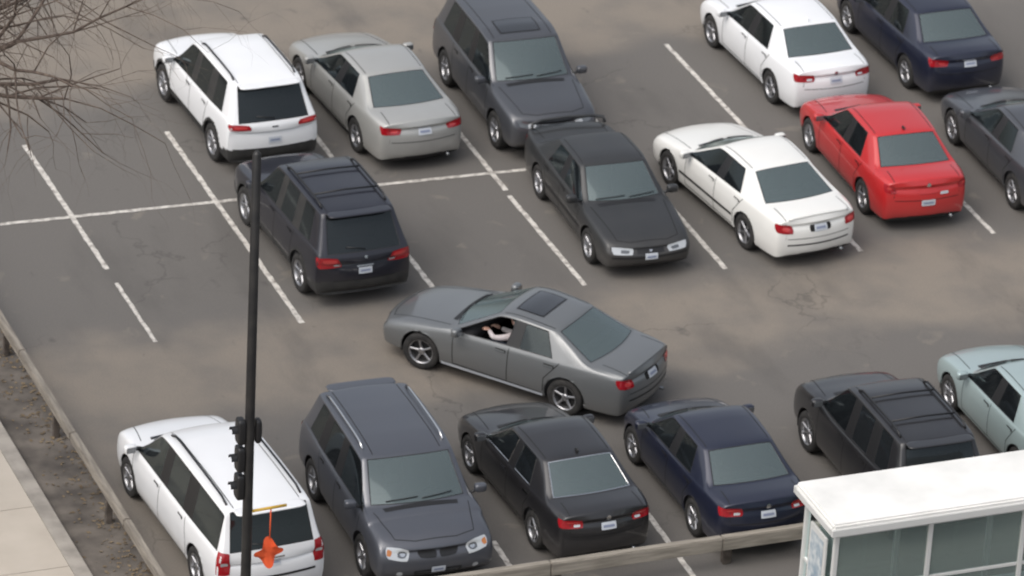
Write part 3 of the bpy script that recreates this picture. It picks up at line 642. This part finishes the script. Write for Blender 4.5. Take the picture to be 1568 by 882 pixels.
for i in range(1500):
    x=-2.4-abs(random.gauss(0,.35)); y=random.uniform(-15,9)
    if x<-3.4: continue
    s=random.uniform(.02,.05); t=random.random()*6.28; z=.012+random.random()*.012
    cx,sn=math.cos(t)*s,math.sin(t)*s
    a.add([(x+cx,y+sn,z),(x-sn*.6,y+cx*.6,z+.01),(x-cx,y-sn,z+.004),(x+sn*.6,y-cx*.6,z)],[(0,1,2,3)],ML)
a.obj('leaf_litter',smooth=False)
# ------------------------------------------------------------ guard rails
MWOOD=noisy('weathered_wood',(.17,.15,.125),(.28,.25,.21),3,.9,8,.3,stretch=(6,.6,6)); MWOODX=noisy('weathered_wood_x',(.19,.17,.14),(.31,.28,.235),3,.9,8,.3,stretch=(.6,6,6)); MPOST=noisy('post_wood',(.05,.04,.032),(.11,.09,.075),6,.9)
def bbox(a,lo,hi,m,bv=.015):
    c=[(lo[k]+hi[k])/2 for k in range(3)]; s=[hi[k]-lo[k] for k in range(3)]
    bm=bmesh.new(); bmesh.ops.create_cube(bm,size=1)
    for q in bm.verts: q.co=Vector((q.co.x*s[0]+c[0],q.co.y*s[1]+c[1],q.co.z*s[2]+c[2]))
    bmesh.ops.bevel(bm,geom=bm.edges[:],offset=bv,segments=2,affect='EDGES'); bm.verts.index_update()
    a.add([q.co.copy() for q in bm.verts],[[q.index for q in f.verts] for f in bm.faces],m); bm.free()
f=Acc(); RX=-2.64; RY=-14.725
for i in range(10):
    y0=-14.6+i*3.0; o=random.uniform(-.012,.012); bbox(f,(RX-.06+o,y0+.01,.44),(RX+.06+o,y0+2.99,.60),MWOOD)
    bbox(f,(RX-.05,y0+.9,0),(RX+.05,y0+1.02,.43),MPOST)
f.obj('wooden_guard_rail',smooth=False)
f=Acc()
for i in range(9):
    x0=-2.5+i*3.0; o=random.uniform(-.006,.006); bbox(f,(x0+.005,RY-.07+o,.36),(x0+2.995,RY+.07+o,.60),MWOODX); bbox(f,(x0+.1,RY+.085,0),(x0+.25,RY+.22,.5),MPOST)
f.obj('wooden_guard_rail',smooth=False)
# ------------------------------------------------------------ lamp post with signal heads
MPOLE=noisy('pole_paint',(.010,.010,.011),(.022,.021,.02),4,.5)
PB=(-1.81,-15.14); ht=8.75; z1=4.24; z0=2.78
pe=empty('street_lamp',(PB[0],PB[1],0)); pe.rotation_euler=(R(0),R(-.55),0); a=Acc()
tube(a,[(0,0,0),(0,0,.25),(0,0,.26),(0,0,.6),(0,0,ht*.5),(0,0,ht),(0,0,ht+.05)],[.17,.16,.10,.082,.076,.068,.03],MPOLE,20)
a.obj('pole',pe)
a=Acc(); hh=(z1-z0)
for k in range(3):
    zc=z1-hh*(k+.5)/3; s=hh/3*.9
    sbox(a,(-.13,.05,zc),(.13,.22,s),MTRIM,.35)
    vs=[];fs=[]
    for i in range(9):
        t=math.pi*(.0+i/8)
        for dd in (0,.10): vs.append((-.19-dd,.05+.08*math.cos(t),zc+.09*math.sin(t)))
    for i in range(8): fs.append((2*i,2*i+1,2*i+3,2*i+2))
    a.add(vs,fs,MTRIM)
for zc in (z1-.1,z0+.15): tube(a,[(0,0,zc),(-.13,.05,zc)],.03,MTRIM,8)
sbox(a,(.14,.02,z1-.26),(.11,.16,.42),MTRIM,.5); tube(a,[(0,0,z1-.2),(.13,0,z1-.2)],.03,MTRIM,8)
a.obj('signal_heads',pe)
MOR=mat('orange_fabric',(.80,.11,.03),.7); MYE=mat('yellow_bar',(.62,.38,.05),.5)
fe=empty('safety_flag',(PB[0],PB[1],0)); a=Acc(); zf=2.58
tube(a,[(.03,-.02,zf),(.62,.02,zf+.0)],.024,MYE,8)
tube(a,[(.36,.0,zf),(.36,.0,zf-.55)],.012,MOR,6)
nx,nz=12,12;vs=[];fs=[]
for i in range(nx+1):
    for j in range(nz+1):
        u=i/nx*2-1; w_=j/nz*2-1
        th=math.atan2(w_,u); rr=max(abs(u),abs(w_)); rad=rr*(.17+.08*abs(math.cos(2*th))**3)
        vs.append((.35+rad*math.cos(th),.0+.06*math.sin(3*u+2*w_)*rr,zf-.80+rad*1.05*math.sin(th)))
for i in range(nx):
    for j in range(nz): fs.append((i*(nz+1)+j,(i+1)*(nz+1)+j,(i+1)*(nz+1)+j+1,i*(nz+1)+j+1))
a.add(vs,fs,MOR); a.obj('flag_cloth',fe)
# ------------------------------------------------------------ bus shelter
SX=6.885; SY1=-16.51; SY0=-17.97
MROOF=noisy('shelter_roof_white',(.60,.60,.57),(.78,.77,.74),1.1,.6,9,lo=.25,hi=.6); MFR=mat('shelter_frame',(.64,.64,.62),.4,.1)
MSG=glassmat('shelter_glass',(.72,.80,.77),(.30,.36,.34),.35,1.5)
she=empty('bus_shelter',(SX,SY0,0)); D_=SY1-SY0; a=Acc()
bbox(a,(0,0,2.40),(5.2,D_,2.55),MROOF,.03); bbox(a,(-.03,-.03,2.34),(5.23,.04,2.47),MFR,.01); bbox(a,(-.03,D_-.04,2.34),(5.23,D_+.03,2.47),MFR,.01); bbox(a,(-.035,.05,2.345),(.04,D_-.05,2.465),MFR,.01)
a.obj('roof',she,False)
a=Acc(); 
for x in (.12,1.75,3.4,5.0):
    for y in (.15,D_-.2): bbox(a,(x,y,0),(x+.08,y+.08,2.40),MFR,.01)
for x0,x1 in ((.2,1.75),(1.83,3.4),(3.48,5.0)):
    for z in (.15,2.2): bbox(a,(x0,D_-.18,z),(x1,D_-.13,z+.06),MFR,.008)
    for z in (.15,1.2,2.2): bbox(a,(x0,.17,z),(x1,.22,z+.06),MFR,.008)
for z in (.15,1.2,2.2): bbox(a,(.14,.23,z),(.19,D_-.2,z+.06),MFR,.008)
bbox(a,(.6,D_-.7,.42),(4.6,D_-.35,.47),MFR,.01)
for x in (.9,2.5,4.2): bbox(a,(x,D_-.6,0),(x+.06,D_-.45,.42),MFR,.01)
a.obj('frame',she,False)
a=Acc()
for x0,x1 in ((.2,1.75),(1.83,3.4),(3.48,5.0)):
    for yy in (.19,D_-.155): a.add([(x0,yy,.2),(x1,yy,.2),(x1,yy,2.2),(x0,yy,2.2)],[(0,1,2,3)],MSG)
a.add([(.165,.23,.2),(.165,D_-.2,.2),(.165,D_-.2,2.2),(.165,.23,2.2)],[(0,1,2,3)],MSG)
a.obj('glass_panels',she,False)
a=Acc(); bbox(a,(.06,.35,.9),(.10,D_-.5,2.1),MFR,.01); a.add([(.055,.42,1.0),(.055,D_-.57,1.0),(.055,D_-.57,2.0),(.055,.42,2.0)],[(0,1,2,3)],noisy('notice_print',(.25,.32,.38),(.55,.58,.58),7,.6)); a.obj('notice_panel',she,False)
# ------------------------------------------------------------ bare tree
MBARK=noisy('bark',(.075,.055,.045),(.15,.115,.092),9,.9)
rt=random.Random(11); t=Acc()
def branch(p,d,ln,r,lev):
    n=5 if lev<3 else 3; pts=[p]; rs=[r]; q=p.copy(); dd=d.copy()
    for i in range(n):
        dd=(dd+Vector((rt.uniform(-1,1),rt.uniform(-1,1),rt.uniform(-1,1)))*(.13+.05*lev)+Vector((0,0,-.03*lev if lev>2 else .05))).normalized()
        q=q+dd*ln/n; pts.append(q.copy()); rs.append(r*(1-.55*(i+1)/n))
        if lev<5 and i>=1:
            for _ in range(2 if lev in(1,2) else 1):
                ax=dd.cross(Vector((rt.uniform(-1,1),rt.uniform(-1,1),rt.uniform(-1,1)))).normalized()
                nd=(Matrix.Rotation(R(rt.uniform(28,60)),3,ax)@dd).normalized()
                branch(q.copy(),nd,ln*rt.uniform(.5,.74),rs[-1]*.62,lev+1)
    tube(t,pts,rs,MBARK,6 if lev<3 else 4,False)
tx,ty=-6.5,-9.4
tp_=[Vector((tx,ty,0)),Vector((tx+.05,ty,.4)),Vector((tx+.1,ty+.05,3)),Vector((tx+.2,ty,6.9))]
tube(t,tp_,[.32,.24,.2,.17],MBARK,14)
for ang,el,ln in ((0,46,3.7),(35,54,3.4),(-30,50,3.3),(120,45,3.0),(200,50,3.0),(270,60,3.0),(15,68,3.6)):
    dv=Vector((math.cos(R(ang))*math.cos(R(el)),math.sin(R(ang))*math.cos(R(el)),math.sin(R(el))))
    branch(tp_[-1].copy(),dv,ln,.10,1)
t.obj('bare_tree')
